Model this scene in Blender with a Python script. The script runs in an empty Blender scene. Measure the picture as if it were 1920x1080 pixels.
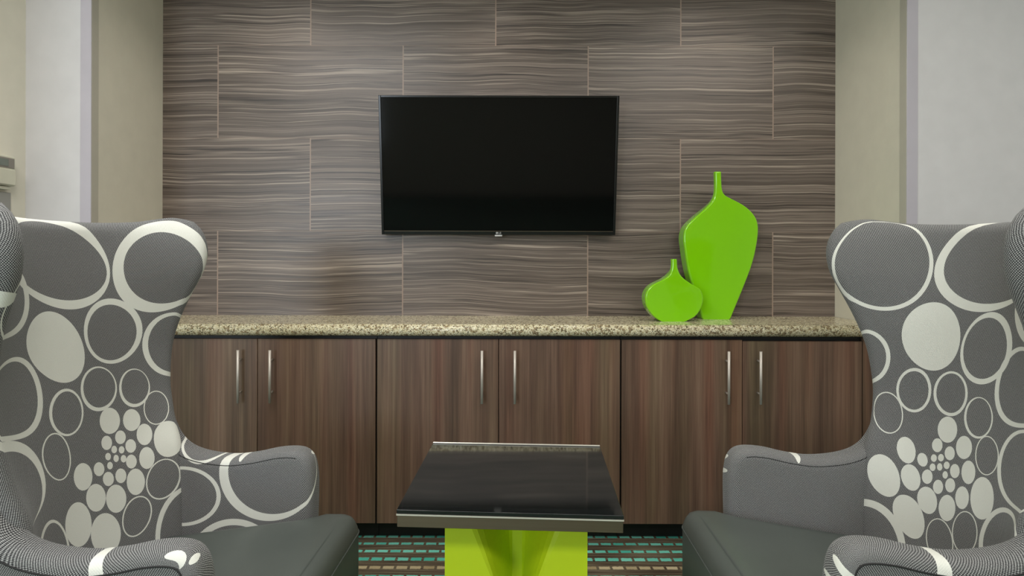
import bpy, bmesh, math, random
from mathutils import Vector, Matrix
R = math.radians
sc = bpy.context.scene
COL = sc.collection

# ================================================================ camera
cam_d = bpy.data.cameras.new('camera'); cam = bpy.data.objects.new('camera', cam_d); COL.objects.link(cam)
cam.location = (0, 0, 1.2)
cam.rotation_euler = (R(90), R(-0.15), 0)
cam_d.sensor_width = 36.0; cam_d.lens = 1180/1920*36.0
cam_d.shift_x = 25/1920; cam_d.shift_y = -60/1920
cam_d.clip_start = .05
sc.camera = cam
# ================================================================ view, world, lights
sc.view_settings.view_transform = 'Standard'; sc.view_settings.look = 'None'
sc.view_settings.gamma = 1; sc.view_settings.use_curve_mapping = False
sc.view_settings.exposure = 0.0
w = bpy.data.worlds.new('daylight'); sc.world = w; w.use_nodes = True
w.node_tree.nodes['Background'].inputs[0].default_value = (.80, .90, 1.0, 1)
w.node_tree.nodes['Background'].inputs[1].default_value = 1.2
def area(name, loc, rot, sx, sy, power, color):
    d = bpy.data.lights.new(name, 'AREA'); d.shape = 'RECTANGLE'; d.size = sx; d.size_y = sy
    d.energy = power; d.color = color
    o = bpy.data.objects.new(name, d); COL.objects.link(o); o.location = loc; o.rotation_euler = rot
    return o
area('ceiling_panel_light', (-1.1, 1.0, 2.72), (0,0,0), 1.2, .6, 34, (1,.98,.96))
area('ceiling_panel_light', (1.5, 1.0, 2.72), (0,0,0), 1.2, .6, 24, (1,.95,.88))
area('ceiling_panel_light', (.2, -1.0, 2.72), (0,0,0), 2.4, .6, 60, (1,.98,.95))
area('window_daylight', (-2.55, -3.9, 1.6), (R(90),0,0), 1.3, 1.5, 85, (.80,.90,1.0))
for x_ in (-1.0, 0, 1.0):
    d_ = bpy.data.lights.new('alcove_downlight', 'SPOT'); d_.energy = 15; d_.spot_size = R(125); d_.spot_blend = 1.0; d_.shadow_soft_size = .05; d_.color = (1,.93,.84)
    o_ = bpy.data.objects.new('alcove_downlight', d_); COL.objects.link(o_); o_.location = (x_, 2.64, 2.61)

# ================================================================ helpers
def link(name, me, mat=None, parent=None, smooth=False):
    if mat is not None:
        for m in (mat if isinstance(mat, (list,tuple)) else [mat]): me.materials.append(m)
    o = bpy.data.objects.new(name, me); COL.objects.link(o)
    if smooth:
        for p in me.polygons: p.use_smooth = len(p.vertices) <= 4
    if parent is not None: o.parent = parent
    return o
def from_bm(name, bm, mat=None, parent=None, smooth=False):
    bmesh.ops.recalc_face_normals(bm, faces=bm.faces)
    me = bpy.data.meshes.new(name); bm.to_mesh(me); bm.free()
    return link(name, me, mat, parent, smooth)
def wn(o):
    m = o.modifiers.new('normals', 'WEIGHTED_NORMAL'); m.keep_sharp = True
    return o
def add_box(bm, x0, x1, y0, y1, z0, z1, bev=0, seg=2):
    r = bmesh.ops.create_cube(bm, size=1)
    vs = r['verts']
    for v in vs:
        v.co = Vector((x0+(v.co.x+.5)*(x1-x0), y0+(v.co.y+.5)*(y1-y0), z0+(v.co.z+.5)*(z1-z0)))
    if bev:
        es = list({e for v in vs for e in v.link_edges})
        bmesh.ops.bevel(bm, geom=es, offset=bev, segments=seg, profile=.5, affect='EDGES')
def box(name, x0, x1, y0, y1, z0, z1, mat, parent=None, bev=0, seg=2):
    bm = bmesh.new(); add_box(bm, x0, x1, y0, y1, z0, z1, bev, seg)
    o = from_bm(name, bm, mat, parent, smooth=bool(bev))
    if bev: wn(o)
    return o
def add_tube(bm, pts, r, seg=12, caps=True):
    rings = []
    pts = [Vector(p) for p in pts]
    for i, p in enumerate(pts):
        d = (pts[min(i+1,len(pts)-1)]-pts[max(i-1,0)]).normalized()
        a = Vector((0,0,1)) if abs(d.z) < .9 else Vector((1,0,0))
        n = d.cross(a).normalized(); b = d.cross(n)
        rings.append([bm.verts.new(p+n*r*math.cos(2*math.pi*k/seg)+b*r*math.sin(2*math.pi*k/seg)) for k in range(seg)])
    for i in range(len(rings)-1):
        for k in range(seg):
            bm.faces.new((rings[i][k], rings[i][(k+1)%seg], rings[i+1][(k+1)%seg], rings[i+1][k]))
    if caps:
        bm.faces.new(rings[0][::-1]); bm.faces.new(rings[-1])
def empty(name, loc, label, cat, group=None, rotz=0):
    o = bpy.data.objects.new(name, None); COL.objects.link(o); o.location = loc; o.rotation_euler = (0,0,rotz)
    o.empty_display_size = .1
    return tag(o, label, cat, group)
def tag(o, label, cat, group=None):
    o['label'] = label; o['category'] = cat
    if group: o['group'] = group
    return o
def struct(o): o['kind'] = 'structure'; return o

# ================================================================ materials
class NT:
    def __init__(s, name):
        s.m = bpy.data.materials.new(name); s.m.use_nodes = True
        s.t = s.m.node_tree; s.b = s.t.nodes['Principled BSDF']
    def n(s, typ, **kw):
        nd = s.t.nodes.new(typ)
        for k, v in kw.items(): setattr(nd, k, v)
        return nd
    def l(s, a, b): s.t.links.new(a, b)
    def set(s, sock, v):
        if isinstance(v, bpy.types.NodeSocket): s.l(v, sock)
        else: sock.default_value = v
    def math(s, op, a, b=None, c=None, clamp=False):
        nd = s.n('ShaderNodeMath', operation=op, use_clamp=clamp)
        s.set(nd.inputs[0], a)
        if b is not None: s.set(nd.inputs[1], b)
        if c is not None: s.set(nd.inputs[2], c)
        return nd.outputs[0]
    def mix(s, f, a, b, bt='MIX'):
        nd = s.n('ShaderNodeMix', data_type='RGBA', blend_type=bt)
        s.set(nd.inputs[0], f)
        for k, v in ((6, a), (7, b)):
            if isinstance(v, (tuple, list)): v = tuple(v)+((1,) if len(v) == 3 else ())
            s.set(nd.inputs[k], v)
        return nd.outputs[2]
    def noise(s, vec, scale, detail=4, rough=.5, dist=0):
        nd = s.n('ShaderNodeTexNoise'); s.set(nd.inputs['Vector'], vec)
        nd.inputs['Scale'].default_value = scale; nd.inputs['Detail'].default_value = detail
        nd.inputs['Roughness'].default_value = rough; nd.inputs['Distortion'].default_value = dist
        return nd.outputs['Fac']
    def ramp(s, f, stops, interp='LINEAR'):
        nd = s.n('ShaderNodeValToRGB'); cr = nd.color_ramp; cr.interpolation = interp
        while len(cr.elements) > 1: cr.elements.remove(cr.elements[-1])
        cr.elements[0].position = stops[0][0]
        for p, c in stops[1:]: cr.elements.new(p)
        for e, (p, c) in zip(cr.elements, stops):
            e.color = (tuple(c)+(1,)) if isinstance(c, (tuple,list)) else (c,c,c,1)
        s.l(f, nd.inputs[0]); return nd.outputs[0]
    def xyz(s, v):
        nd = s.n('ShaderNodeSeparateXYZ'); s.l(v, nd.inputs[0]); return nd.outputs
    def comb(s, x, y, z=0.0):
        nd = s.n('ShaderNodeCombineXYZ')
        for k, v in enumerate((x, y, z)): s.set(nd.inputs[k], v)
        return nd.outputs[0]
    def coord(s, w='Object'): return s.n('ShaderNodeTexCoord').outputs[w]
    def scale(s, vec, x, y, z):
        nd = s.n('ShaderNodeMapping'); nd.inputs['Scale'].default_value = (x, y, z); s.l(vec, nd.inputs[0]); return nd.outputs[0]
    def bump(s, h, strength=.3, dist=.002):
        nd = s.n('ShaderNodeBump'); nd.inputs['Strength'].default_value = strength; nd.inputs['Distance'].default_value = dist
        s.l(h, nd.inputs['Height']); s.l(nd.outputs[0], s.b.inputs['Normal'])
    def fin(s, color=None, rough=.5, metal=0, spec=.5, coat=None, coat_r=.03):
        if color is not None:
            if isinstance(color, (tuple,list)): color = tuple(color)+((1,) if len(color) == 3 else ())
            s.set(s.b.inputs['Base Color'], color)
        s.set(s.b.inputs['Roughness'], rough); s.set(s.b.inputs['Metallic'], metal)
        s.b.inputs['Specular IOR Level'].default_value = spec
        if coat: s.b.inputs['Coat Weight'].default_value = coat; s.b.inputs['Coat Roughness'].default_value = coat_r
        return s.m
def lin(r, g, b):
    f = lambda c: (c/255/12.92) if c/255 <= .04045 else ((c/255+.055)/1.055)**2.4
    return (f(r), f(g), f(b))
def plain(name, rgb, rough=.5, metal=0, spec=.5, var=.06, nscale=14, bump=0, coat=None):
    t = NT(name); c = t.coord(); n = t.noise(c, nscale, 3)
    lo = tuple(x*(1-var) for x in rgb); hi = tuple(min(1, x*(1+var)) for x in rgb)
    col = t.mix(n, lo, hi)
    if bump: t.bump(t.noise(c, 260, 3), bump, .001)
    return t.fin(col, rough, metal, spec, coat)

def mat_tile():
    t = NT('striped_porcelain_tile'); x, y, z = t.xyz(t.coord())
    TW, TH, X0, Z0, G = .882, .4424, -.4577, 1.7594, .0029
    rowf = t.math('DIVIDE', t.math('SUBTRACT', z, Z0), TH); row = t.math('FLOOR', rowf)
    par = t.math('FLOORED_MODULO', row, 2.0)
    cf = t.math('ADD', t.math('DIVIDE', t.math('SUBTRACT', x, X0), TW), t.math('MULTIPLY', par, .5))
    cf = t.math('SUBTRACT', cf, 0.0); colm = t.math('FLOOR', cf)
    fx = t.math('MULTIPLY', t.math('SUBTRACT', cf, colm), TW); fz = t.math('MULTIPLY', t.math('SUBTRACT', rowf, row), TH)
    ex = t.math('MINIMUM', fx, t.math('SUBTRACT', TW, fx)); ez = t.math('MINIMUM', fz, t.math('SUBTRACT', TH, fz))
    gv = t.math('LESS_THAN', ex, G); gh = t.math('LESS_THAN', ez, G*.55)
    wn_ = t.n('ShaderNodeTexWhiteNoise', noise_dimensions='2D'); t.l(t.comb(row, colm), wn_.inputs['Vector'])
    rnd = wn_.outputs['Value']; off = t.math('MULTIPLY', rnd, 37.0)
    # slow swell of the layers, then thin layers in height
    sw = t.noise(t.comb(t.math('MULTIPLY', x, 1.7), t.math('MULTIPLY', z, 1.1), off), 1.0, 2, .45)
    sw2 = t.noise(t.comb(t.math('MULTIPLY', x, 8.0), t.math('MULTIPLY', z, 9.0), off), 1.0, 3, .6)
    zz = t.math('ADD', z, t.math('ADD', t.math('MULTIPLY', sw, .060), t.math('MULTIPLY', sw2, .0025)))
    def lay(kx, kz, det, o, rough=.6):
        return t.noise(t.comb(t.math('MULTIPLY', x, kx), t.math('MULTIPLY', zz, kz), t.math('ADD', off, o)), 1.0, det, rough)
    broad = lay(.2, 13, 4, 0); mid = lay(.13, 85, 4, 5.3, .6); fine = lay(.35, 320, 3, 9.1, .7)
    tone = t.math('ADD', t.math('MULTIPLY', broad, .42), t.math('ADD', t.math('MULTIPLY', mid, .38), t.math('MULTIPLY', fine, .20)))
    col = t.ramp(tone, [(.34, lin(66,56,50)), (.44, lin(90,79,71)), (.52, lin(107,95,87)), (.60, lin(126,113,103)), (.70, lin(148,134,123))])
    def vein(kx, kz, o, width, thr):
        n1 = lay(kx, kz, 1, o, .5)
        a = t.math('ABSOLUTE', t.math('SUBTRACT', n1, .5))
        ln = t.math('SUBTRACT', 1.0, t.math('DIVIDE', a, width), clamp=True)
        br = t.noise(t.comb(t.math('MULTIPLY', x, 2.6), t.math('MULTIPLY', zz, 70.0), t.math('ADD', off, o*3)), 1.0, 2)
        g = t.math('MULTIPLY', t.math('SUBTRACT', br, thr), 6.0, clamp=True)
        return t.math('MULTIPLY', ln, g)
    col = t.mix(t.math('MULTIPLY', vein(.12, 42, 2.1, .030, .40), .85), col, lin(38,31,27))
    col = t.mix(t.math('MULTIPLY', vein(.16, 90, 12.7, .038, .45), .75), col, lin(38,31,27))
    col = t.mix(t.math('MULTIPLY', vein(.11, 42, 21.4, .028, .42), .85), col, lin(176,162,148))
    col = t.mix(t.math('MULTIPLY', vein(.2, 110, 31.9, .04, .46), .7), col, lin(166,152,138))
    g = t.math('MAXIMUM', gv, t.math('MULTIPLY', gh, .55))
    col = t.mix(g, col, lin(150,130,116))
    ht = t.math('ADD', t.math('MULTIPLY', t.math('SUBTRACT', 1.0, t.math('MAXIMUM', gv, gh)), 1.0), t.math('MULTIPLY', mid, .25))
    t.bump(ht, .25, .002)
    return t.fin(col, t.math('ADD', .26, t.math('MULTIPLY', mid, .16)), 0, .5)
def mat_wood():
    t = NT('brown_wood_laminate'); info = t.n('ShaderNodeObjectInfo')
    x, y, z = t.xyz(t.coord()); off = t.math('MULTIPLY', info.outputs['Random'], 40.0)
    def g(kx, kz, d, o, r=.6): return t.noise(t.comb(t.math('MULTIPLY', x, kx), t.math('MULTIPLY', z, kz), t.math('ADD', off, o)), 1.0, d, r)
    a = g(16, .5, 3, 0); b = g(70, 1.2, 4, 3.3); c = g(340, 4.5, 3, 8.8)
    tone = t.math('ADD', t.math('MULTIPLY', a, .45), t.math('ADD', t.math('MULTIPLY', b, .35), t.math('MULTIPLY', c, .2)))
    col = t.ramp(tone, [(.34, lin(74,55,46)), (.46, lin(97,74,61)), (.56, lin(115,90,74)), (.68, lin(136,110,92))])
    hue = g(9, .3, 1, 17.0)
    col = t.mix(t.math('MULTIPLY', t.math('SUBTRACT', hue, .42), 3.0, clamp=True), col, t.mix(1.0, col, (.86,1.03,.90), 'MULTIPLY'))
    red = g(11, .4, 1, 23.0)
    col = t.mix(t.math('MULTIPLY', t.math('SUBTRACT', red, .52), 4.0, clamp=True), col, t.mix(1.0, col, (1.13,.88,.84), 'MULTIPLY'))
    t.bump(c, .06, .001)
    return t.fin(col, .38, 0, .45)
def mat_granite():
    t = NT('speckled_beige_granite'); c = t.coord()
    n = t.noise(c, 42, 4, .7); v = t.n('ShaderNodeTexVoronoi'); v.inputs['Scale'].default_value = 320; t.l(c, v.inputs['Vector'])
    cell = t.xyz(v.outputs['Color'])[0]
    v2 = t.n('ShaderNodeTexVoronoi'); v2.inputs['Scale'].default_value = 120; t.l(c, v2.inputs['Vector']); cell2 = t.xyz(v2.outputs['Color'])[1]
    base = t.ramp(cell, [(0, lin(166,150,112)), (.35, lin(208,196,158)), (.7, lin(226,218,186)), (1, lin(238,232,210))])
    base = t.mix(t.math('MULTIPLY', t.math('GREATER_THAN', cell2, .80), .75), base, lin(128,104,72))
    dk = t.math('MULTIPLY', t.math('LESS_THAN', cell, .16), t.math('GREATER_THAN', n, .47))
    base = t.mix(t.math('MULTIPLY', dk, .85), base, lin(48,44,34))
    gr = t.math('MULTIPLY', t.math('GREATER_THAN', t.noise(c, 160, 2), .60), .6)
    base = t.mix(gr, base, lin(104,100,74))
    return t.fin(base, .18, 0, .22)
def mat_carpet():
    t = NT('dashed_stripe_carpet'); x, y, z = t.xyz(t.coord())
    RH, DW = .0335, .052
    wob = t.noise(t.comb(t.math('MULTIPLY', x, 90), t.math('MULTIPLY', y, 160)), 1.0, 4, .8)
    wob2 = t.noise(t.comb(t.math('MULTIPLY', x, 160), t.math('MULTIPLY', y, 220), 7.0), 1.0, 3, .8)
    yy = t.math('ADD', y, t.math('MULTIPLY', wob, .012))
    rf = t.math('DIVIDE', yy, RH); row = t.math('FLOOR', rf); fr = t.math('SUBTRACT', rf, row)
    w1 = t.n('ShaderNodeTexWhiteNoise', noise_dimensions='1D'); t.l(row, w1.inputs['W'])
    rv, rg, rb = t.xyz(w1.outputs['Color'])
    xf = t.math('ADD', t.math('DIVIDE', t.math('ADD', x, t.math('MULTIPLY', wob2, .012)), DW), t.math('MULTIPLY', rv, 7.0))
    cel = t.math('FLOOR', xf); fx = t.math('SUBTRACT', xf, cel)
    w2 = t.n('ShaderNodeTexWhiteNoise', noise_dimensions='2D'); t.l(t.comb(cel, row), w2.inputs['Vector']); dv = w2.outputs['Value']
    on = t.math('MULTIPLY', t.math('LESS_THAN', t.math('ABSOLUTE', t.math('SUBTRACT', fx, .5)), .40), t.math('LESS_THAN', t.math('ABSOLUTE', t.math('SUBTRACT', fr, .5)), t.math('MULTIPLY_ADD', rb, .16, .22)))
    alt = t.math('LESS_THAN', t.math('FLOORED_MODULO', row, 2.0), .5)
    fib = t.noise(t.comb(t.math('MULTIPLY', x, 900), t.math('MULTIPLY', y, 500)), 1.0, 2)
    ground = t.ramp(t.math('ADD', t.math('MULTIPLY', t.noise(t.comb(t.math('MULTIPLY', x, 4.0), t.math('MULTIPLY', y, 130.0)), 1.0, 3), .7), t.math('MULTIPLY', fib, .3)),
                    [(.36, lin(50,46,38)), (.47, lin(88,74,60)), (.55, lin(108,100,82)), (.66, lin(128,118,98))])
    teal = t.mix(dv, lin(70,176,156), lin(130,215,195)); tan = t.mix(dv, lin(164,148,112), lin(206,192,156))
    dash = t.mix(t.math('COMPARE', t.math('FLOORED_MODULO', t.math('FLOOR', t.math('MULTIPLY', row, .5)), 5.0), 1.0, .4), teal, tan)
    col = t.mix(t.math('MULTIPLY', on, alt), ground, dash)
    col = t.mix(.55, col, t.mix(1.0, col, t.ramp(fib, [(.3,.2),(.7,1.9)]), 'MULTIPLY'))
    t.bump(fib, .6, .004)
    return t.fin(col, .95, 0, .1)
def mat_fabric(name, shapes, extra=()):
    """grey woven cloth with cream rings and discs placed in fabric metres (UV)"""
    t = NT(name); uv = t.n('ShaderNodeUVMap'); uv.uv_map = 'fabric'; uv = uv.outputs[0]
    def inside(e):
        mp = t.n('ShaderNodeMapping', vector_type='TEXTURE'); t.l(uv, mp.inputs[0])
        mp.inputs['Location'].default_value = (e[0], e[1], 0); mp.inputs['Rotation'].default_value = (0,0,e[4]); mp.inputs['Scale'].default_value = (e[2], e[3], 1)
        ln = t.n('ShaderNodeVectorMath', operation='LENGTH'); t.l(mp.outputs[0], ln.inputs[0]); return ln.outputs['Value']
    mask = None
    for a, b in list(shapes)+list(extra):
        m = t.math('LESS_THAN', inside(a), 1.0)
        if b: m = t.math('MULTIPLY', m, t.math('GREATER_THAN', inside(b), 1.0))
        mask = m if mask is None else t.math('MAXIMUM', mask, m)
    uvb = t.n('ShaderNodeUVMap'); uvb.uv_map = 'weave'; x, y, z = t.xyz(uvb.outputs[0])
    k = 2*math.pi/.0050
    sx = t.math('SINE', t.math('MULTIPLY', t.math('ADD', x, t.math('MULTIPLY', y, .35)), k)); sy = t.math('SINE', t.math('MULTIPLY', y, k))
    wv = t.math('MULTIPLY_ADD', t.math('MULTIPLY', sx, sy), .5, .5)
    nz = t.noise(t.comb(x, y), 520, 2, .6)
    wf = t.math('ADD', t.math('MULTIPLY', wv, .62), t.math('MULTIPLY', nz, .5))
    grey = t.ramp(wf, [(.25, lin(20,20,21)), (.52, lin(80,80,81)), (.85, lin(186,186,184))])
    cream = t.mix(nz, lin(216,216,206), lin(242,242,234))
    if mask is None: col = grey
    else: col = t.mix(mask, grey, cream)
    t.bump(wf, .45, .0012)
    m = t.fin(col, .88, 0, .2)
    t.b.inputs['Sheen Weight'].default_value = .15
    return m
def mat_tabletop():
    t = NT('black_gloss_reflection_streaks'); x, y, z = t.xyz(t.coord())
    n = t.noise(t.comb(t.math('MULTIPLY', x, 3), t.math('MULTIPLY', y, 60)), 1.0, 4, .6)  # faint streaks of the reflected tile wall, painted into the base colour
    return t.fin(t.mix(n, lin(8,11,12), lin(28,31,31)), t.math('MULTIPLY_ADD', n, .05, .03), 0, .6)
def mat_brushed(name, rgb, rough=.32):
    t = NT(name); x, y, z = t.xyz(t.coord())
    n = t.noise(t.comb(t.math('MULTIPLY', x, 4), t.math('MULTIPLY', y, 300), t.math('MULTIPLY', z, 300)), 1.0, 2)
    return t.fin(t.mix(n, tuple(c*.85 for c in rgb), rgb), rough, 1.0)
def mat_leather():
    t = NT('grey_green_leather'); c = t.coord()
    v = t.n('ShaderNodeTexVoronoi'); v.inputs['Scale'].default_value = 420; t.l(c, v.inputs['Vector'])
    n = t.noise(c, 5, 3)
    t.bump(v.outputs['Distance'], .12, .001)
    return t.fin(t.mix(n, lin(74,80,76), lin(88,94,90)), .42, 0, .45)
M_TILE, M_WOOD, M_GRAN, M_CARP = mat_tile(), mat_wood(), mat_granite(), mat_carpet()
M_TOP, M_LEATH = mat_tabletop(), mat_leather()
M_BEIGE = plain('beige_wall_paint', lin(224,219,202), .6, bump=.08)
M_WHITE = plain('pale_grey_wall_paint', lin(202,200,200), .6, bump=.08)
M_CEIL = plain('white_ceiling_paint', lin(225,224,220), .8)
M_GUARD = plain('pale_lilac_corner_guard', lin(180,175,182), .3)
M_GUARD2 = plain('grey_beige_corner_guard', lin(196,192,178), .3)
M_BLACK = plain('matte_black', lin(16,15,14), .5)
M_BEZEL = plain('gloss_black_plastic', lin(14,14,15), .22)
M_SCREEN = plain('dark_glass_screen', lin(5,5,6), .07, var=.02, spec=.22)
M_LIME = plain('lime_green_glaze', lin(130,204,4), .10, var=.015, coat=.6)
M_LIMEP = plain('lime_green_paint', lin(190,214,22), .45, var=.02)
M_STEEL = plain('satin_nickel', lin(200,192,182), .42, metal=.45, var=.03); M_APRON = mat_brushed('brushed_bronze_steel', lin(128,115,98), .45)
M_CHROME = plain('polished_metal', lin(232,226,214), .3, metal=.6)
M_SILVER = plain('silver_print', lin(205,205,205), .35)
M_THERM = plain('ivory_plastic', lin(206,204,184), .45); M_THERMG = plain('taupe_plastic', lin(134,128,118), .4)
M_LCD = plain('grey_green_display', lin(112,120,110), .2); M_PLATE = plain('grey_plate', lin(150,149,142), .5)
M_LEG = plain('dark_wood_leg', lin(45,34,28), .4)
# ---------------------------------------------------------------- armchair shape (metres, chair's own axes)
# u = sideways (+ towards the TV wall side), v = forward (0 = front of the arms), z = up
def catmull(tab, x):
    n = len(tab)
    if x <= tab[0][0]: return tab[0][1]
    if x >= tab[-1][0]: return tab[-1][1]
    for i in range(n-1):
        if tab[i][0] <= x <= tab[i+1][0]: break
    x0, y0 = tab[i]; x1, y1 = tab[i+1]
    h = x1-x0; t = (x-x0)/h
    def slope(k):
        if k <= 0: return (tab[1][1]-tab[0][1])/(tab[1][0]-tab[0][0])
        if k >= n-1: return (tab[-1][1]-tab[-2][1])/(tab[-1][0]-tab[-2][0])
        return (tab[k+1][1]-tab[k-1][1])/(tab[k+1][0]-tab[k-1][0])
    m0, m1 = slope(i)*h, slope(i+1)*h
    return (2*t**3-3*t*t+1)*y0+(t**3-2*t*t+t)*m0+(-2*t**3+3*t*t)*y1+(t**3-t*t)*m1
RIM = .030                                   # half thickness of the padded back
T_EDGE = [(.28,-.45),(.45,-.452),(.60,-.462),(.68,-.487),(.763,-.500),(.82,-.500),(.914,-.488),(.981,-.468),(1.05,-.440),
          (1.1075,-.412),(1.16,-.388),(1.217,-.380),(1.26,-.392),(1.29,-.420),(1.32,-.47)]
T_BACK = [(.28,-.50),(.5,-.535),(.7,-.562),(.9,-.585),(1.1,-.605),(1.32,-.63)]
T_HALF = [(.28,.285),(.45,.29),(.6,.297),(.75,.315),(.95,.335),(1.1,.358),(1.2,.372),(1.3,.372)]
T_TOP = [(0,1.262),(.4,1.264),(.7,1.272),(.85,1.284),(.93,1.290),(1.0,1.284)]
ZB = .28
def back_mid(q, t, wing=0.0):
    aq = abs(q); z = ZB+t*(catmull(T_TOP, aq)-ZB)
    k = min(1, max(0, (z-.62)/.5)); k = k*k*(3-2*k)
    vb = catmull(T_BACK, z); e = catmull(T_EDGE, z)+wing*k; w = catmull(T_HALF, z)
    return (q*w, vb+(e-vb)*aq**2.6, z)
def back_grid(wing=0.0, nq=96, nt=72):
    """middle surface, unit normals to the sitting side, fabric coordinates (sideways run, height)"""
    qs = [math.sin(math.pi/2*(-1+2*i/nq))*.35+(-1+2*i/nq)*.65 for i in range(nq+1)]
    P = [[back_mid(q, j/nt, wing) for q in qs] for j in range(nt+1)]
    N = []; UV = []
    for j in range(nt+1):
        rn = []; s = [0.0]
        for i in range(nq+1):
            a = P[j][max(i-1,0)]; b = P[j][min(i+1,nq)]; c = P[max(j-1,0)][i]; d = P[min(j+1,nt)][i]
            t1 = [b[k]-a[k] for k in range(3)]; t2 = [d[k]-c[k] for k in range(3)]
            n = [t2[1]*t1[2]-t2[2]*t1[1], t2[2]*t1[0]-t2[0]*t1[2], t2[0]*t1[1]-t2[1]*t1[0]]
            L = math.sqrt(sum(x*x for x in n)) or 1
            n = [x/L for x in n]
            if n[1] < 0: n = [-x for x in n]
            rn.append(n)
            if i: s.append(s[-1]+math.dist(P[j][i], P[j][i-1]))
        mid = s[nq//2]
        N.append(rn); UV.append([(x-mid, P[j][i][2]) for i, x in enumerate(s)])      # run along the cloth
    return P, N, UV
def chart(s): return s if s > 0 else .22*math.tanh(s/.22)   # how the print was eased round the near wing
ARM_IN, ARM_OUT, ARM_R = .285, .372, .034
ARM_LINE = [(-.030,.12),(-.014,.30),(-.008,.47),(-.012,.535),(-.024,.572),(-.048,.593),(-.085,.599),(-.137,.594),(-.20,.580),(-.27,.571),
            (-.34,.575),(-.395,.587),(-.432,.606),(-.458,.634),(-.478,.675),(-.490,.72),(-.520,.755),(-.565,.74),(-.60,.66),(-.60,.40),(-.57,.12)]
CHAIRS = {'L': dict(o=(-.575,1.645), f=(math.cos(math.radians(-3.0)), math.sin(math.radians(-3.0))), side=1, wing=-.040),
          'R': dict(o=(.702,1.672), f=(-math.cos(math.radians(1.5)), math.sin(math.radians(1.5))), side=-1, wing=0.0)}
def chair_world(c, u, v, z):
    f = c['f']; n = (-f[1]*c['side'], f[0]*c['side'])   # sideways axis pointing away from the camera
    return (c['o'][0]+f[0]*v+n[0]*u, c['o'][1]+f[1]*v+n[1]*u, z)
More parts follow.
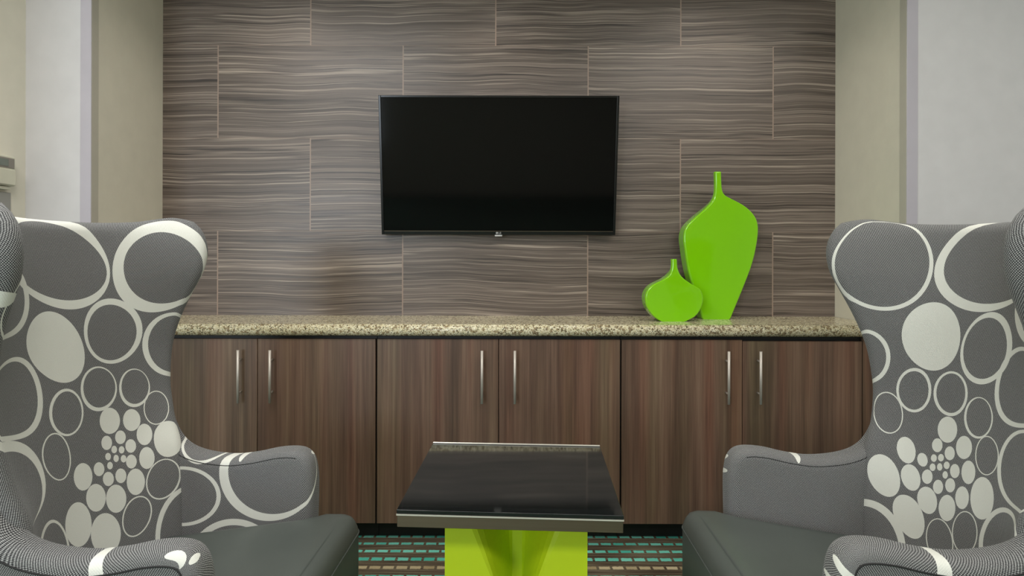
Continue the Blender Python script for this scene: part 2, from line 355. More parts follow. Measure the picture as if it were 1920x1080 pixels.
FABRIC = {
 'LB': [
  ((-0.0243, 1.1935, 0.1954, 0.1323, -0.3886), (-0.0207, 1.18, 0.0995, 0.1761, 1.3322)),
  ((0.3245, 1.1611, 0.1588, 0.1292, 0.4492), (0.3319, 1.1578, 0.1047, 0.1237, -1.4585)),
  ((0.1551, 0.9779, 0.1061, 0.0946, 3.0536), (0.1514, 0.9742, 0.0892, 0.0805, 3.0506)),
  ((-0.0502, 0.9581, 0.1087, 0.0793, 2.3435), None),
  ((0.3657, 0.9183, 0.105, 0.108, 1.2393), (0.3673, 0.9201, 0.0889, 0.093, 0.0779)),
  ((-0.1863, 1.0937, 0.079, 0.0536, -1.4862), (-0.1923, 1.0936, 0.0448, 0.0659, 0.0871)),
  ((-0.1719, 0.8669, 0.0582, 0.0991, 0.1807), (-0.1759, 0.8696, 0.0487, 0.0871, 0.1634)),
  ((-0.0402, 0.788, 0.0629, 0.0568, 2.136), (-0.0389, 0.7869, 0.0556, 0.0499, 1.9444)),
  ((0.0846, 0.8234, 0.0697, 0.0611, 2.7591), (0.087, 0.8258, 0.0616, 0.054, 2.7671)),
  ((0.2165, 0.8, 0.0585, 0.0554, 2.0195), (0.219, 0.8028, 0.052, 0.0489, 1.9132)),
  ((0.2825, 0.7248, 0.0522, 0.0437, 1.4179), (0.2826, 0.7247, 0.0489, 0.0401, 1.4114)),
  ((-0.0894, 0.689, 0.062, 0.0425, 1.8194), (-0.0896, 0.6889, 0.0583, 0.0387, 1.7875)),
  ((0.2654, 0.5178, 0.0605, 0.0552, 0.8198), (0.2648, 0.5185, 0.0567, 0.05, -2.23)),
  ((0.1626, 0.4395, 0.0579, 0.0511, -2.4123), (0.1627, 0.4394, 0.0542, 0.0463, -2.3637)),
  ((0.3227, 0.3466, 0.1341, 0.106, 1.3262), (0.331, 0.3426, 0.1253, 0.098, 1.3421)),
  ((-0.2181, 0.701, 0.1155, 0.0718, 2.0585), (-0.2237, 0.6912, 0.0662, 0.1048, 0.5171)),
  ((-0.1379, 0.4804, 0.0789, 0.0459, 1.7887), (-0.138, 0.4793, 0.0708, 0.0402, 1.7294)),
  ((0.1122, 0.7266, 0.0395, 0.0353, 2.497), None),
  ((0.1916, 0.7088, 0.0326, 0.0304, 2.1209), None),
  ((0.2269, 0.657, 0.0307, 0.0264, 1.4851), None),
  ((0.3002, 0.6271, 0.0468, 0.0502, -0.4279), None),
  ((0.1434, 0.6712, 0.0204, 0.0183, 2.3332), None),
  ((0.0909, 0.6703, 0.0211, 0.0185, 2.3947), None),
  ((0.1746, 0.6373, 0.0194, 0.0179, 2.213), None),
  ((0.1151, 0.6445, 0.011, 0.0097, 2.3302), None),
  ((0.1414, 0.6358, 0.0106, 0.0095, 2.3436), None),
  ((0.0898, 0.6324, 0.0111, 0.0096, 2.4139), None),
  ((0.1179, 0.6189, 0.0104, 0.0092, 2.214), None),
  ((0.1439, 0.6102, 0.0106, 0.0096, 2.211), None),
  ((0.1692, 0.595, 0.0197, 0.0178, 2.0827), None),
  ((0.2217, 0.5907, 0.0303, 0.0252, 1.595), None),
  ((0.0925, 0.6064, 0.0111, 0.0096, 2.3945), None),
  ((0.0505, 0.6101, 0.0212, 0.0176, 2.4963), None),
  ((-0.0107, 0.6103, 0.0375, 0.0322, 2.1565), None),
  ((0.0803, 0.5734, 0.0217, 0.0182, 2.4463), None),
  ((0.1265, 0.5674, 0.0213, 0.0187, 2.1805), None),
  ((0.1749, 0.5353, 0.0377, 0.0309, 1.7168), None),
  ((0.0261, 0.5411, 0.04, 0.0335, 2.2851), None),
  ((0.0987, 0.5121, 0.041, 0.0351, 2.1691), None),
  ((-0.0488, 0.5006, 0.0575, 0.0457, 1.8618), None),
  ((0.0434, 0.4364, 0.0616, 0.0498, 2.2985), None),
 ],
 'RB': [
  ((0.3302, 1.1721, 0.1487, 0.1335, 0.2456), (0.3314, 1.1763, 0.1377, 0.1253, 0.3308)),
  ((-0.0157, 1.1897, 0.1979, 0.132, -0.2803), (-0.0332, 1.1909, 0.1843, 0.1121, -0.2092)),
  ((0.1666, 0.97, 0.0989, 0.0986, 2.1784), None),
  ((-0.0272, 0.961, 0.1019, 0.0824, 2.2048), (-0.0237, 0.9605, 0.0845, 0.0715, 2.1756)),
  ((-0.17, 1.069, 0.0724, 0.0518, 1.5573), (-0.1764, 1.0688, 0.0359, 0.0575, -0.0552)),
  ((0.3757, 0.8888, 0.0775, 0.0879, 0.0108), (0.379, 0.8897, 0.0762, 0.0672, 1.4974)),
  ((-0.1457, 0.8906, 0.0692, 0.1009, 0.3067), (-0.1493, 0.8923, 0.0598, 0.0897, 0.282)),
  ((0.212, 0.8045, 0.0667, 0.0601, 1.7611), (0.2127, 0.8035, 0.0579, 0.0511, 1.7053)),
  ((0.0809, 0.8203, 0.0642, 0.0602, 2.5167), (0.0803, 0.8218, 0.055, 0.0523, 2.1727)),
  ((0.2883, 0.7188, 0.0492, 0.0655, -0.3431), (0.2882, 0.7186, 0.0452, 0.0618, -0.3428)),
  ((-0.0279, 0.781, 0.0542, 0.0492, 1.9895), (-0.0297, 0.7828, 0.0493, 0.0434, 1.7625)),
  ((-0.0722, 0.6969, 0.0489, 0.0385, 1.652), (-0.0723, 0.6969, 0.0461, 0.0351, 1.6081)),
  ((-0.178, 0.7128, 0.0947, 0.0657, -1.2954), (-0.1796, 0.713, 0.0855, 0.0582, -1.3696)),
  ((0.2735, 0.3394, 0.1086, 0.1231, -0.8341), (0.277, 0.3305, 0.1086, 0.0915, 0.8759)),
  ((0.0471, 0.4272, 0.0567, 0.0522, -1.9471), (0.0471, 0.4271, 0.054, 0.0481, -1.9901)),
  ((-0.0358, 0.486, 0.0548, 0.0442, 1.8633), (-0.0358, 0.486, 0.0515, 0.041, 1.7902)),
  ((-0.1546, 0.5285, 0.0914, 0.0571, 2.0837), (-0.1591, 0.5288, 0.0494, 0.0801, 0.4773)),
  ((0.0766, 0.7216, 0.0378, 0.0341, 2.3905), None),
  ((0.0086, 0.6925, 0.0313, 0.0279, 2.1191), None),
  ((0.1059, 0.6696, 0.0202, 0.0181, 2.2677), None),
  ((0.057, 0.6621, 0.0199, 0.0175, 2.3409), None),
  ((0.1115, 0.6319, 0.0111, 0.0097, 2.4046), None),
  ((0.0865, 0.6407, 0.0113, 0.0096, 2.4743), None),
  ((0.0623, 0.6275, 0.0114, 0.0095, 2.5109), None),
  ((0.1113, 0.6065, 0.011, 0.0096, 2.3947), None),
  ((0.0864, 0.6153, 0.0105, 0.0093, 2.1595), None),
  ((0.0628, 0.6011, 0.0106, 0.0093, 2.2407), None),
  ((0.0299, 0.6226, 0.0194, 0.017, 2.1032), None),
  ((-0.0186, 0.6357, 0.0301, 0.0246, 1.7027), None),
  ((0.1496, 0.6155, 0.0186, 0.0176, -2.5871), None),
  ((0.2076, 0.6264, 0.0369, 0.0298, -2.1759), None),
  ((0.2646, 0.5373, 0.0625, 0.0486, -2.1972), None),
  ((0.1796, 0.5564, 0.0369, 0.0321, -2.1736), None),
  ((0.1251, 0.5757, 0.0206, 0.018, 2.06), None),
  ((0.0822, 0.5616, 0.0202, 0.0175, 2.1545), None),
  ((0.0395, 0.5809, 0.02, 0.0172, 2.2181), None),
  ((-0.009, 0.5655, 0.0295, 0.0242, 1.7908), None),
  ((0.1132, 0.5133, 0.0368, 0.0355, -2.6033), None),
  ((0.0392, 0.5195, 0.0356, 0.0302, 1.9282), None),
  ((-0.0772, 0.591, 0.0521, 0.0401, 1.6815), None),
  ((0.1667, 0.4477, 0.0637, 0.0495, -2.4555), None),
 ],
 'LF': [
  ((-0.1467, 0.5302, 0.1561, 0.1476, 0.1721), (-0.1332, 0.5354, 0.1312, 0.1408, -1.4343)),
  ((-0.4198, 0.4524, 0.1225, 0.0926, -3.0949), (-0.4232, 0.4524, 0.1123, 0.0827, -3.0978)),
  ((-0.2559, 0.2419, 0.1439, 0.1491, 1.9772), (-0.2558, 0.2386, 0.1322, 0.1275, 0.4027)),
  ((-0.3654, 0.6128, 0.0643, 0.0617, 0.1662), (-0.3654, 0.6159, 0.0574, 0.0549, 0.1618)),
 ],
}
# ================================================================ the room
YB, XL, XR, YP = 3.0, -1.607, 1.607, 2.475      # tile wall, alcove sides, front of the alcove
XW, H = -1.862, 2.75
struct(box('floor', -3.6, 3.6, -4.1, 3.15, -.08, 0, M_CARP))
struct(box('ceiling', -3.6, 3.6, -4.1, YP+.01, H, H+.1, M_CEIL))
struct(box('ceiling_alcove', XL-.2, XR+.2, YP+.012, 3.15, 2.62, 2.72, M_CEIL))
struct(box('wall_back', XL, XR, YB, YB+.12, 0, 2.72, M_TILE))
struct(box('wall_alcove_left', XW-.1, XL, YP, 3.12, 0, H, M_WHITE))
struct(box('wall_alcove_right', XR, 3.6, YP, 3.12, 0, H, M_WHITE))
struct(box('wall_header', XL, XR, YP, YP+.012, 2.60, H, M_WHITE))
struct(box('wall_left', XW-.1, XW, 1.5, YP, 0, H, M_BEIGE))
struct(box('wall_left_return', -3.6, XW-.1, 1.5, 1.6, 0, H, M_BEIGE))
struct(box('wall_left_far', -3.7, -3.6, -4.1, 1.6, 0, H, M_BEIGE))
struct(box('wall_right', 3.6, 3.7, -4.1, 3.1, 0, H, M_WHITE))
# rear wall with its window opening
bm = bmesh.new()
for b in ((-3.6,-3.25,0,H), (-1.87,3.6,0,H), (-3.25,-1.87,0,.8), (-3.25,-1.87,2.4,H)): add_box(bm, b[0], b[1], -4.1, -4.0, b[2], b[3])
struct(from_bm('wall_front', bm, M_BEIGE))
bm = bmesh.new()
for b in ((-3.25,-3.2,.8,2.4), (-1.92,-1.87,.8,2.4), (-3.2,-1.92,.8,.85), (-3.2,-1.92,2.35,2.4), (-2.58,-2.54,.85,2.35)): add_box(bm, b[0], b[1], -4.08, -4.02, b[2], b[3])
struct(from_bm('window_1', bm, M_CEIL))
# alcove side faces in beige paint, thin skins on the piers
struct(box('wall_alcove_left_lining', XL, XL+.004, YP+.04, YB, 0, 2.62, M_BEIGE))
struct(box('wall_alcove_right_lining', XR-.004, XR, YP+.04, YB, 0, 2.62, M_BEIGE))
# corner guards: an L of two leaves
for i, (xc, s) in enumerate(((XL, -1), (XR, 1))):
    bm = bmesh.new()
    a, b = sorted((xc-s*.005, xc+s*.038)); add_box(bm, a, b, YP-.004, YP, 0, 2.48, .001, 1)
    g = struct(from_bm('trim_%d' % (i*2+1), bm, M_GUARD))
    a, b = sorted((xc-s*.005, xc)); bm = bmesh.new(); add_box(bm, a, b, YP, YP+.043, 0, 2.47, .001, 1)
    struct(from_bm('trim_%d' % (i*2+2), bm, M_GUARD2))
# ================================================================ granite worktop
bm = bmesh.new()
x0, x1 = XL+.006, XR-.006
zt, zb, yf, yb = .9153, .866, 2.605, YB-.002
prof = [(yb, zb), (yb, zt)]
r = (zt-zb)/2
prof += [(yf+r*.9-r*.9*math.sin(a), (zt+zb)/2+r*math.cos(a)) for a in [math.pi*k/12 for k in range(13)]]
L = [bm.verts.new((x0, p[0], p[1])) for p in prof]; Rr = [bm.verts.new((x1, p[0], p[1])) for p in prof]
n = len(prof)
for k in range(n): bm.faces.new((L[k], L[(k+1)%n], Rr[(k+1)%n], Rr[k]))
bm.faces.new(L); bm.faces.new(Rr[::-1])
ct = from_bm('countertop', bm, M_GRAN, smooth=True); ct.data.polygons[n].use_smooth = False
for p in ct.data.polygons:
    if abs(p.normal.z) > .999 or abs(p.normal.x) > .9: p.use_smooth = False
tag(ct, 'long speckled beige granite countertop with rounded front edge over the wooden cabinets', 'countertop')
# ================================================================ base cabinets
YD = 2.635; ZT, ZD0, ZD1 = .866, .079, .851
def handle(x, parent):
    bm = bmesh.new()
    add_tube(bm, [(x, YD-.034, .589), (x, YD-.034, .808)], .0058, 14)
    for z in (.631, .765): add_tube(bm, [(x, YD-.034, z), (x, YD+.001, z)], .0042, 10)
    return from_bm('handle', bm, M_STEEL, parent, smooth=True)
def cabinet(xa, xb, seam, hl, hr, label, filler=None):
    e = empty('base_cabinet', ((xa+xb)/2, 2.82, 0), label, 'cabinet', 'wooden cabinets under the granite counter')
    inv = Matrix.Translation((-(xa+xb)/2, -2.82, 0))
    kids = []
    kids.append(box('cabinet_body', xa+.001, xb-.001, YD+.021, YB-.004, .075, ZT-.002, M_BLACK, e))
    kids.append(box('toe_kick', xa+.001, xb-.001, 2.70, 2.72, 0, .075, M_BLACK, e))
    g = .0022
    for a, b, hx in ((xa, seam, hl), (seam, xb, hr)):
        top = ZD1
        if filler and a == seam: top = .846
        d = box('door', a+(g*.6 if a == seam else .0035), b-(g*.6 if b == seam else .0035), YD, YD+.019, ZD0, top, M_WOOD, e, .0012, 1)
        kids += [d]; h = handle(hx, d); kids.append(h); h['_d'] = 1
    return e, inv, kids
def finish(e, inv, kids):
    for k in kids: k.data.transform(inv)
    for k in kids:
        if '_d' in k: del k['_d']
def filler_strip(e, a, b): return box('filler_strip', a, b, YD+.004, YD+.02, .079, ZT-.002, M_WOOD, e, .001, 1)
e, inv, k = cabinet(-1.522, -.511, -1.009, -1.077, -.945, 'two-door brown wood cabinet at the left end, half hidden by the left armchair')
k.append(filler_strip(e, XL+.008, -1.524)); finish(e, inv, k)
e, inv, k = cabinet(-.511, .513, .001, -.068, .068, 'two-door brown wood cabinet in the middle, directly below the television and behind the side table'); finish(e, inv, k)
e, inv, k = cabinet(.513, 1.526, 1.022, .953, 1.085, 'two-door brown wood cabinet at the right end, below the green vases', True)
k.append(filler_strip(e, 1.528, XR-.008)); finish(e, inv, k)
# ================================================================ television
W, HT = 1.094, .636
tv = empty('television', (-.001, 2.955, 1.30), 'black flat-screen television mounted on the striped tile wall, tilted slightly down', 'television', rotz=0)
tv.rotation_euler = (R(8.8), 0, 0)
def tvp(name, bm, m, parent=tv, smooth=False): return from_bm(name, bm, m, parent, smooth)
D0 = -.008                                       # front face (local y), the set hangs in front of it
bm = bmesh.new(); add_box(bm, -W/2+.006, W/2-.006, D0+.012, D0+.042, .012, HT-.008, .006, 2); tvp('rear_case', bm, M_BEZEL)
bm = bmesh.new()
for b in ((-W/2,-W/2+.011,0,HT), (W/2-.011,W/2,0,HT), (-W/2+.011,W/2-.011,HT-.010,HT), (-W/2+.011,W/2-.011,0,.018)): add_box(bm, b[0], b[1], D0, D0+.022, b[2], b[3], .0015, 2)
tvp('bezel', bm, M_BEZEL)
bm = bmesh.new(); add_box(bm, -W/2+.010, W/2-.010, D0+.004, D0+.014, .016, HT-.009); tvp('screen', bm, M_SCREEN)
bm = bmesh.new(); add_box(bm, -W/2+.012, W/2-.012, D0-.0012, D0+.001, .0165, .0185); tvp('trim_line', bm, M_APRON)
bm = bmesh.new(); add_box(bm, -.017, .017, D0-.002, D0+.016, -.007, .0, .0015, 2)
o = tvp('sensor_module', bm, M_SILVER); o['label'] = 'small silver sensor tab under the bezel'
# emblem: disc with a cut face mark, then the two letters
bm = bmesh.new()
add_tube(bm, [(-.0075, D0-.0015, .0088), (-.0075, D0+.001, .0088)], .0052, 24)
def stroke(pts, wd=.0011, y0=None):
    y0 = D0-.0016
    for p, q in zip(pts, pts[1:]):
        v = Vector((q[0]-p[0], 0, q[1]-p[1])); nn = Vector((-v.z, 0, v.x)).normalized()*wd/2; vv = v.normalized()*wd/2
        a = Vector((p[0], y0, p[1]))-vv; b = Vector((q[0], y0, q[1]))+vv
        f = [a-nn, b-nn, b+nn, a+nn]; g0 = [bm.verts.new(c) for c in f]; g1 = [bm.verts.new(c+Vector((0,.002,0))) for c in f]
        bm.faces.new(g0)
        for k2 in range(4): bm.faces.new((g0[k2], g0[(k2+1)%4], g1[(k2+1)%4], g1[k2]))
stroke([(.0005,.0130), (.0005,.0050), (.0045,.0050)])
stroke([(.0112,.0118), (.0100,.0128), (.0078,.0128), (.0065,.0110), (.0065,.0068), (.0078,.0050), (.0100,.0050), (.0112,.0062), (.0112,.0088), (.0092,.0088)])
o = tvp('logo', bm, M_SILVER); o['label'] = 'silver round emblem and two letters'
bm = bmesh.new()
def dstroke(pts):
    for p, q in zip(pts, pts[1:]):
        v = Vector((q[0]-p[0], 0, q[1]-p[1])); nn = Vector((-v.z, 0, v.x)).normalized()*.0004
        a = Vector((p[0], D0-.0019, p[1])); b = Vector((q[0], D0-.0019, q[1]))
        f = [a-nn, b-nn, b+nn, a+nn]; g0 = [bm.verts.new(c) for c in f]; g1 = [bm.verts.new(c+Vector((0,.0008,0))) for c in f]
        bm.faces.new(g0)
        for k2 in range(4): bm.faces.new((g0[k2], g0[(k2+1)%4], g1[(k2+1)%4], g1[k2]))
dstroke([(-.0075,.0110), (-.0075,.0072), (-.0060,.0072)]); dstroke([(-.0075+.0038*math.cos(a), .0088+.0038*math.sin(a)) for a in [R(70+k*29) for k in range(11)]]); dstroke([(-.0036,.0088), (-.0058,.0088)])
tvp('logo_face', bm, M_BEZEL)
bm = bmesh.new(); add_box(bm, -.22, .22, D0+.042, D0+.052, .16, .46); add_box(bm, -.2, -.16, D0+.05, D0+.06, .1, .5); add_box(bm, .16, .2, D0+.05, D0+.06, .1, .5)
tvp('wall_bracket', bm, M_BLACK)
# ================================================================ vases
def smooth_closed(pts, sub=5):
    out = []; n = len(pts)
    for i in range(n):
        p0, p1, p2, p3 = (Vector(pts[(i+k-1)%n][:2]) for k in range(4))
        s1 = len(pts[i]) > 2; s2 = len(pts[(i+1)%n]) > 2      # flagged = sharp corner
        m1 = Vector((0,0)) if s1 else (p2-p0)*.5
        m2 = Vector((0,0)) if s2 else (p3-p1)*.5
        if s1: m1 = (p2-p1)
        if s2: m2 = (p2-p1)
        for k in range(sub):
            t = k/sub
            out.append((2*t**3-3*t*t+1)*p1+(t**3-2*t*t+t)*m1+(-2*t**3+3*t*t)*p2+(t**3-t*t)*m2)
    return out
def vase(name, left, right, base_px, yface, thick, neck_t, ztop, label):
    """flat bottle: a rounded-rectangle section lofted upwards between a left and a right outline"""
    k = yface/1180
    cv = lambda pts: sorted(((base_px[1]-(p[1]/3+300))*k, (p[0]/3+1180-base_px[0])*k) for p in pts)
    Lt, Rt = cv(left), cv(right); z1 = Lt[-1][0]; NZ = 110
    bm = bmesh.new(); rings = []
    for j in range(NZ+1):
        z = z1*j/NZ; xl, xr = catmull(Lt, z), catmull(Rt, z)
        t = min(1, max(0, (z/z1-.70)/.16)); t = t*t*(3-2*t); th = thick*(1-t)+neck_t*t
        ring = []; r_ = min(.009, th*.42, (xr-xl)*.42)
        if j == 0: xl += .003; xr -= .003
        for (cx_, cy_, a0) in ((xr-r_, r_, -90), (xr-r_, th-r_, 0), (xl+r_, th-r_, 90), (xl+r_, r_, 180)):
            for q in range(6):
                a = R(a0+90*q/5); ring.append(bm.verts.new((cx_+r_*math.cos(a), cy_+r_*math.sin(a), z)))
        rings.append(ring)
    n = len(rings[0])
    for a, b in zip(rings, rings[1:]):
        for q in range(n): bm.faces.new((a[q], a[(q+1)%n], b[(q+1)%n], b[q]))
    bm.faces.new(rings[0][::-1])
    # open mouth: a lip and a short hollow
    zc = [rings[-1]]
    cx0 = sum(v.co.x for v in rings[-1])/n; cy0 = sum(v.co.y for v in rings[-1])/n
    for sc_, dz in ((.7, 0), (.62, -.004), (.6, -.03)):
        zc.append([bm.verts.new((cx0+(v.co.x-cx0)*sc_, cy0+(v.co.y-cy0)*sc_, z1+dz)) for v in rings[-1]])
    for a, b in zip(zc, zc[1:]):
        for q in range(n): bm.faces.new((a[q], a[(q+1)%n], b[(q+1)%n], b[q]))
    bm.faces.new(zc[-1])
    o = from_bm(name, bm, M_LIME, smooth=True); wn(o)
    o.location = ((base_px[0]-935)*k, yface, ztop)
    return tag(o, label, 'vase')
bigL = [(412,890),(385,800),(360,720),(330,610),(312,500),(305,425),(320,372),(362,325),(430,265),(468,222),(480,180),(482,120),(480,60)]
bigR = [(572,890),(600,820),(645,710),(690,590),(715,490),(727,395),(720,335),(690,287),(640,246),(572,210),(541,193),(525,165),(520,120),(518,60)]
smL = [(178,893),(140,866),(104,820),(90,770),(97,728),(130,688),(190,657),(224,632),(238,590),(239,541)]
smR = [(320,893),(375,862),(410,808),(418,758),(398,708),(350,680),(298,640),(275,595),(271,560),(270,541)]
vase('vase', bigL, bigR, (1345, 597), 2.853, .085, .030, .9153, 'tall lime green flat vase with narrow neck, standing behind the round vase')
vase('vase', smL, smR, (1263, 597.5), 2.752, .075, .028, .9153, 'small round lime green flat vase with short neck, left of the tall vase')
# ================================================================ side table
TZ = .651
st = empty('side_table', (.0375, 1.589, 0), 'black topped square side table on lime green pedestal between the armchairs', 'table', rotz=R(-3.3))
tw, tl = .2435, .243
box('tabletop', -tw, tw, -tl, tl, TZ-.009, TZ, M_TOP, st, .0012, 2)
box('top_edge_band', -tw-.0004, tw+.0004, -tl-.0004, tl+.0004, TZ-.0125, TZ-.0092, M_CHROME, st)
bm = bmesh.new(); a, b, t_ = tw-.001, tl-.001, .012
for q in ((-a,a,-b,-b+t_), (-a,a,b-t_,b), (-a,-a+t_,-b+t_,b-t_), (a-t_,a,-b+t_,b-t_)): add_box(bm, q[0], q[1], q[2], q[3], TZ-.038, TZ-.0127, .001, 1)
add_box(bm, -a+t_, a-t_, -b+t_, b-t_, TZ-.03, TZ-.0127)
from_bm('apron', bm, M_APRON, st)
bm = bmesh.new(); add_box(bm, -a, a, b-.004, b+.0015, TZ+.0002, TZ+.004, .001, 1); o = from_bm('back_lip', bm, M_CHROME, st); o['label'] = 'thin bright strip along the far edge of the top'
# pedestal: front and back faces folded inwards, pinched towards the middle of the height
def pedestal():
    bm = bmesh.new(); hw, Hh, Dp = .162, TZ-.038, .150
    NZ, NX = 40, 32; cols = []
    for side in range(4):
        ca, sa = math.cos(side*math.pi/2), math.sin(side*math.pi/2)
        g = []
        for j in range(NZ+1):
            z = Hh*j/NZ; f = abs(2*z/Hh-1)               # 1 at both ends, 0 at the waist
            d = .125 if side % 2 == 0 else 0.0; c = .012; wt = max(.012, .125*f-.022)
            row = []
            c2 = min(c+wt, hw-.012); rt = [c2+(hw-c2)*k/6 for k in range(1, 7)]
            md = [c+(c2-c)*k/8 for k in range(1, 9)]; us = [-q for q in (md+rt)[::-1]]+[-c+2*c*k/4 for k in range(5)]+md+rt
            for u in us:
                e = max(0.0, min(1.0, (c2-abs(u))/(c2-c))); e = e*e*(3-2*e)
                y = -hw+d*e
                row.append(bm.verts.new((u*ca-y*sa, u*sa+y*ca, z)))
            g.append(row)
        for j in range(NZ):
            for i in range(NX): bm.faces.new((g[j][i], g[j][i+1], g[j+1][i+1], g[j+1][i]))
        cols.append(g)
    bmesh.ops.remove_doubles(bm, verts=bm.verts, dist=1e-5)
    be = [e for e in bm.edges if e.is_boundary]
    bmesh.ops.holes_fill(bm, edges=be)
    return bm
pd = from_bm('pedestal', pedestal(), M_LIMEP, st); pd.location = (.012, .003, 0)
pd['label'] = 'lime green folded pedestal'
# ================================================================ thermostat on the left wall
th = empty('thermostat', (XW, 2.320, 1.458), 'ivory thermostat with small grey display on the left wall', 'thermostat')
box('housing', 0, .028, -.075, .068, 0, .112, M_THERM, th, .005, 3)
box('front_panel', .026, .030, -.070, .061, .066, .104, M_THERMG, th, .001, 1)
box('display', .029, .0315, -.055, .030, .072, .098, M_LCD, th)
box('hinged_cover', .026, .031, -.073, .066, .004, .061, M_THERM, th, .002, 2)
box('lower_rail', 0, .020, -.075, .055, -.014, -.002, M_THERM, th, .002, 2)
wp = box('wall_plate', 0, .008, -.06, .05, 0, .16, M_PLATE, None, .002, 2); wp.location = (XW, 2.342, 1.275)
tag(wp, 'grey plate on the left wall just below the thermostat', 'wall plate')
# ================================================================ armchairs
ROLL = [((-.240,.635,.013,.075,0), None), ((-.035,.640,.052,.012,-.25), None), ((.062,.478,.040,.013,.9), None), ((.0,.60,.014,.012,0), None)]
ROLL_R = [((-.240,.640,.013,.085,.2), None), ((.040,.560,.046,.012,-.4), None), ((.03,.515,.034,.008,-.4), None)]
def signed_outline_normals(pts):
    n = len(pts); ar = sum(pts[i][0]*pts[(i+1)%n][1]-pts[(i+1)%n][0]*pts[i][1] for i in range(n)); sg = 1 if ar > 0 else -1
    out = []
    for i in range(n):
        dx = pts[(i+1)%n][0]-pts[(i-1)%n][0]; dz = pts[(i+1)%n][1]-pts[(i-1)%n][1]; L_ = math.hypot(dx, dz)
        out.append((dz/L_*sg, -dx/L_*sg))
    return out
def arm(parent, s, fsgn, mat, mat_pipe):
    """s = +1 far side, -1 near side; local x = forward, local y = sideways"""
    pts = [tuple(p) for p in smooth_closed([ARM_LINE[i]+((1,) if i in (0,20) else ()) for i in range(len(ARM_LINE))], 4)]
    nor = signed_outline_normals(pts); n = len(pts); r = ARM_R; hw = (ARM_OUT-ARM_IN)/2; K = 12
    bm = bmesh.new(); uvl = bm.loops.layers.uv.new('fabric'); uvw = bm.loops.layers.uv.new('weave'); rings = []; uvr = []
    def ulat(a): return (ARM_IN+hw-math.cos(a)*hw)
    for k in range(K+1):
        a = math.pi*k/K; ring = []; ur = []
        for p, nn in zip(pts, nor):
            # superellipse section: flat sides, round roll
            ca, sa = math.cos(a), math.sin(a)
            cy = math.copysign(abs(ca)**.7, ca); sx = abs(sa)**.8
            q = (p[0]-nn[0]*r*(1-sx), p[1]-nn[1]*r*(1-sx))
            lat = (ARM_IN+hw-cy*hw)
            ring.append(bm.verts.new((q[0], fsgn*s*lat, q[1])))
            arc = r*a-r
            ur.append((p[0]+nn[0]*arc, p[1]+nn[1]*arc))
        rings.append(ring); uvr.append(ur)
    for k in range(K):
        for i in range(n):
            j = (i+1)%n
            f = bm.faces.new((rings[k][i], rings[k][j], rings[k+1][j], rings[k+1][i]))
            for lp, uvv in zip(f.loops, (uvr[k][i], uvr[k][j], uvr[k+1][j], uvr[k+1][i])): lp[uvl].uv = uvv
    for ring, du in ((rings[0], 0.0), (rings[-1], 3.0)):
        f = bm.faces.new(ring)
        for lp in f.loops: lp[uvl].uv = (lp.vert.co.x+du, lp.vert.co.z)
        fs = [f]
        for ax, lo, hi in ((0, -.60, -.04), (2, .14, .74)):
            kc = lo
            while kc < hi:
                geo = list(fs)+list({e for g in fs for e in g.edges})+list({v for g in fs for v in g.verts})
                co = [0,0,0]; no = [0,0,0]; co[ax] = kc+.0003; no[ax] = 1
                rr_ = bmesh.ops.bisect_plane(bm, geom=geo, dist=1e-6, plane_co=co, plane_no=no)
                fs = [g for g in rr_['geom'] if isinstance(g, bmesh.types.BMFace)]
                kc += .033
    for f in bm.faces:
        for lp in f.loops: lp[uvw].uv = lp[uvl].uv
    o = from_bm('armrest', bm, mat, parent, smooth=True)
    for p in o.data.polygons: p.use_smooth = abs(p.normal.y) < .9999
    # dark sewn seam on each side of the roll
    sub = [(p, nn) for p, nn in zip(pts, nor) if p[1] > .50 and p[0] > -.46]
    for side in (0, 1):
        if side == 0: sub_ = [q for q in sub if q[0][0] < -.055 and q[0][1] > .5]
        else: sub_ = sub
        bm = bmesh.new(); y = (ARM_IN if side == 0 else ARM_OUT)
        de = r*.93 if side else r*.62
        a = [(p[0]-nn[0]*de, fsgn*s*(y+(.0005 if side else .0010)), p[1]-nn[1]*de) for p, nn in sub_]
        add_tube(bm, a, .0010 if side == 0 else .0020, 6); from_bm('seam', bm, mat_pipe, o, smooth=True)
    return o
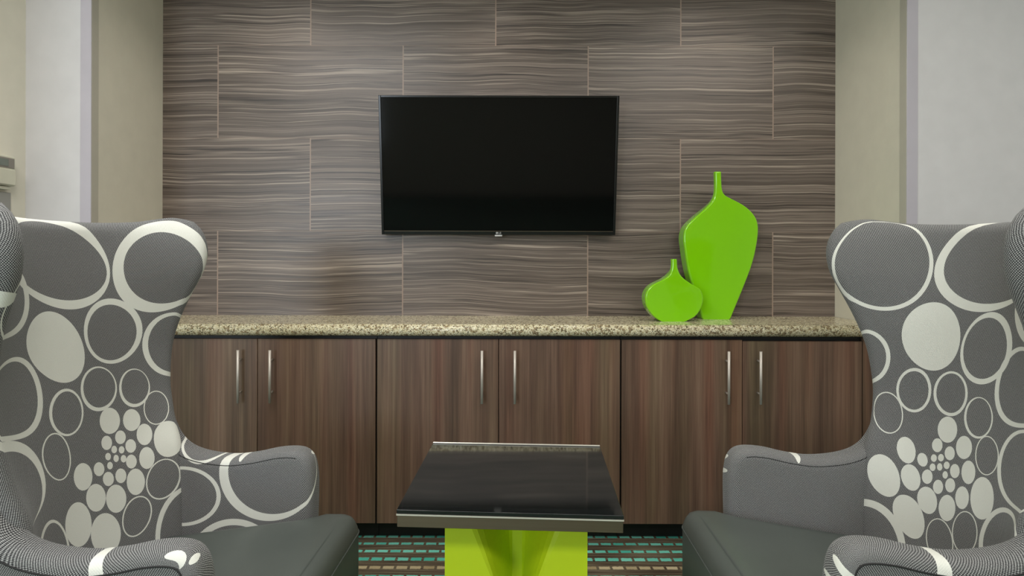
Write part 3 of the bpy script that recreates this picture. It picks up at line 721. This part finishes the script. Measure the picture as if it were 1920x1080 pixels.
def backrest(parent, fsgn, mat, wing):
    P, N, UV = back_grid(wing); nj, ni = len(P), len(P[0])
    bm = bmesh.new(); uvl = bm.loops.layers.uv.new('fabric'); uvw = bm.loops.layers.uv.new('weave'); uvof = {}
    def V(p, uv):
        v = bm.verts.new((p[1], fsgn*p[0], p[2])); uvof[v] = uv; return v
    def off(j, i, k): return [P[j][i][c]+N[j][i][c]*RIM*k for c in range(3)]
    inn = [[V(off(j,i,1), UV[j][i]+(chart(UV[j][i][0]),)) for i in range(ni)] for j in range(nj)]
    out = [[V(off(j,i,-1), (UV[j][i][0]+.02, UV[j][i][1]+.013, chart(UV[j][i][0])-.01)) for i in range(ni)] for j in range(nj)]
    def face(*v):
        f = bm.faces.new(v)
        for lp in f.loops:
            s_, t_, pr = uvof[lp.vert]; lp[uvl].uv = (pr, t_); lp[uvw].uv = (s_, t_)
    for g in (inn, out):
        for j in range(nj-1):
            for i in range(ni-1): face(g[j][i], g[j][i+1], g[j+1][i+1], g[j+1][i])
    # rounded rim along the near side, the top and the far side
    path = [(j, 0) for j in range(nj)]+[(nj-1, i) for i in range(1, ni)]+[(j, ni-1) for j in range(nj-2, -1, -1)]
    K = 8; prev = None
    for idx, (j, i) in enumerate(path):
        a = Vector(P[path[max(idx-1,0)][0]][path[max(idx-1,0)][1]]); b = Vector(P[path[min(idx+1,len(path)-1)][0]][path[min(idx+1,len(path)-1)][1]])
        tn = (b-a).normalized(); nn = Vector(N[j][i]); o_ = tn.cross(nn).normalized()
        c = Vector(P[nj//2][ni//2])
        if idx and o_.dot(last) < 0: o_ = -o_
        if not idx and o_.dot(Vector(P[j][i])-Vector(P[j][i+3])) < 0: o_ = -o_
        last = o_
        ring = [inn[j][i]]
        for k in range(1, K):
            an = math.pi*k/K
            p = Vector(P[j][i])+nn*RIM*math.cos(an)+o_*RIM*math.sin(an)
            s_, t_ = UV[j][i]
            du = (p-Vector(P[j][i])).dot(o_)
            arc = RIM*an
            sx = o_.x if abs(o_.x) > 1e-6 else 0
            side = -1 if i == 0 else (1 if i == ni-1 else 0)
            uv = (s_+side*arc, t_, chart(s_)+side*arc) if side and j < nj-1 else (s_, t_+arc, chart(s_))
            ring.append(V(p, uv))
        ring.append(out[j][i])
        if prev:
            for k in range(K): face(prev[k], ring[k], ring[k+1], prev[k+1])
        prev = ring
    for i in range(ni-1): face(inn[0][i], inn[0][i+1], out[0][i+1], out[0][i])
    return from_bm('backrest', bm, mat, parent, smooth=True)
def seat(parent, fsgn):
    hw, x1, rc = .318, .140, .060
    arcs = [(x1-rc+rc*math.sin(a), -hw+rc-rc*math.cos(a)) for a in [math.pi/2*k/8 for k in range(9)]]
    back = [(-.56, -.283), (-.42, -.283), (-.28, -.283), (-.14, -.283), (-.03, -.285), (-.004, -.292), (.012, -.308), (.030, -.317)]
    plan = back+arcs+[(x, -y) for x, y in arcs[::-1]]+[(x, -y) for x, y in back[::-1]]
    n = len(plan); nor = signed_outline_normals(plan)
    bm = bmesh.new(); rings = []
    for ins, z in [(0,.115), (0,.36), (.003,.376), (.009,.390), (.018,.400), (.030,.406), (.044,.409)]:
        rings.append([bm.verts.new((p[0]-nn[0]*ins, fsgn*(p[1]-nn[1]*ins), z)) for p, nn in zip(plan, nor)])
    for a, b in zip(rings, rings[1:]):
        for k in range(n): bm.faces.new((a[k], a[(k+1)%n], b[(k+1)%n], b[k]))
    bm.faces.new(rings[0]); fs = [bm.faces.new(rings[-1])]
    for ax, lo, hi in ((0, -.50, .09), (1, -.26, .27)):
        kc = lo
        while kc < hi:
            geo = list(fs)+list({e for g in fs for e in g.edges})+list({v for g in fs for v in g.verts})
            co = [0,0,0]; no = [0,0,0]; co[ax] = kc+.0003; no[ax] = 1
            fs = [g for g in bmesh.ops.bisect_plane(bm, geom=geo, dist=1e-6, plane_co=co, plane_no=no)['geom'] if isinstance(g, bmesh.types.BMFace)]
            kc += .033
    for v in bm.verts:
        if v.co.z > .30:
            x = v.co.x; t = min(1, max(0, (.05-x)/.10))
            v.co.z += -.15*max(0, -x)*1.0-.004*t+(.012*(1-(v.co.y/.32)**2) if v.co.z > .40 else 0)
    fr = from_bm('seat_cushion', bm, M_LEATH, parent, smooth=True)
    for p in fr.data.polygons: p.use_smooth = True
    sel = [(p, nn) for p, nn in zip(plan, nor) if p[0] > .02]; plan = [q[0] for q in sel]; nor = [q[1] for q in sel]
    bm = bmesh.new()
    add_tube(bm, [(p[0]+nn[0]*.0005, fsgn*(p[1]+nn[1]*.0005), .362) for p, nn in zip(plan, nor)], .0022, 6)
    from_bm('piping', bm, M_LEATH, fr, smooth=True)
def armchair(key, matb, mat_far, mat_near, label):
    c = CHAIRS[key]; f = c['f']; ang = math.atan2(f[1], f[0])
    # local x = forward; local y points away from the camera for the left chair, towards it for the right one
    fs = 1 if c['side'] == 1 else -1
    e = empty('armchair', (c['o'][0], c['o'][1], 0), label, 'armchair', None, ang)
    backrest(e, fs, matb, c['wing']); arm(e, 1, fs, mat_far, M_SEAM); arm(e, -1, fs, mat_near, M_SEAM); seat(e, fs)
    for x in (-.50, .09):
        for y in (-.27, .27):
            bm = bmesh.new(); bmesh.ops.create_cone(bm, cap_ends=True, segments=20, radius1=.014, radius2=.022, depth=.116)
            for v in bm.verts: v.co += Vector((x, y, .058))
            from_bm('leg', bm, M_LEG, e, smooth=False)
    return e
M_SEAM = plain('dark_seam_thread', lin(34,34,34), .8)
armchair('L', mat_fabric('ring_cloth_left_back', FABRIC['LB'], [((-.275,1.12,.06,.018,0), None)]), mat_fabric('ring_cloth_left_far_arm', FABRIC['LF'], ROLL), mat_fabric('ring_cloth_left_near_arm', ROLL),
         'left high-backed wing armchair in grey fabric with cream circles, facing right, grey leather seat')
armchair('R', mat_fabric('ring_cloth_right_back', FABRIC['RB']), mat_fabric('ring_cloth_right_far_arm', ROLL_R), mat_fabric('ring_cloth_right_near_arm', ROLL_R),
         'right high-backed wing armchair in grey fabric with cream circles, facing left, grey leather seat')
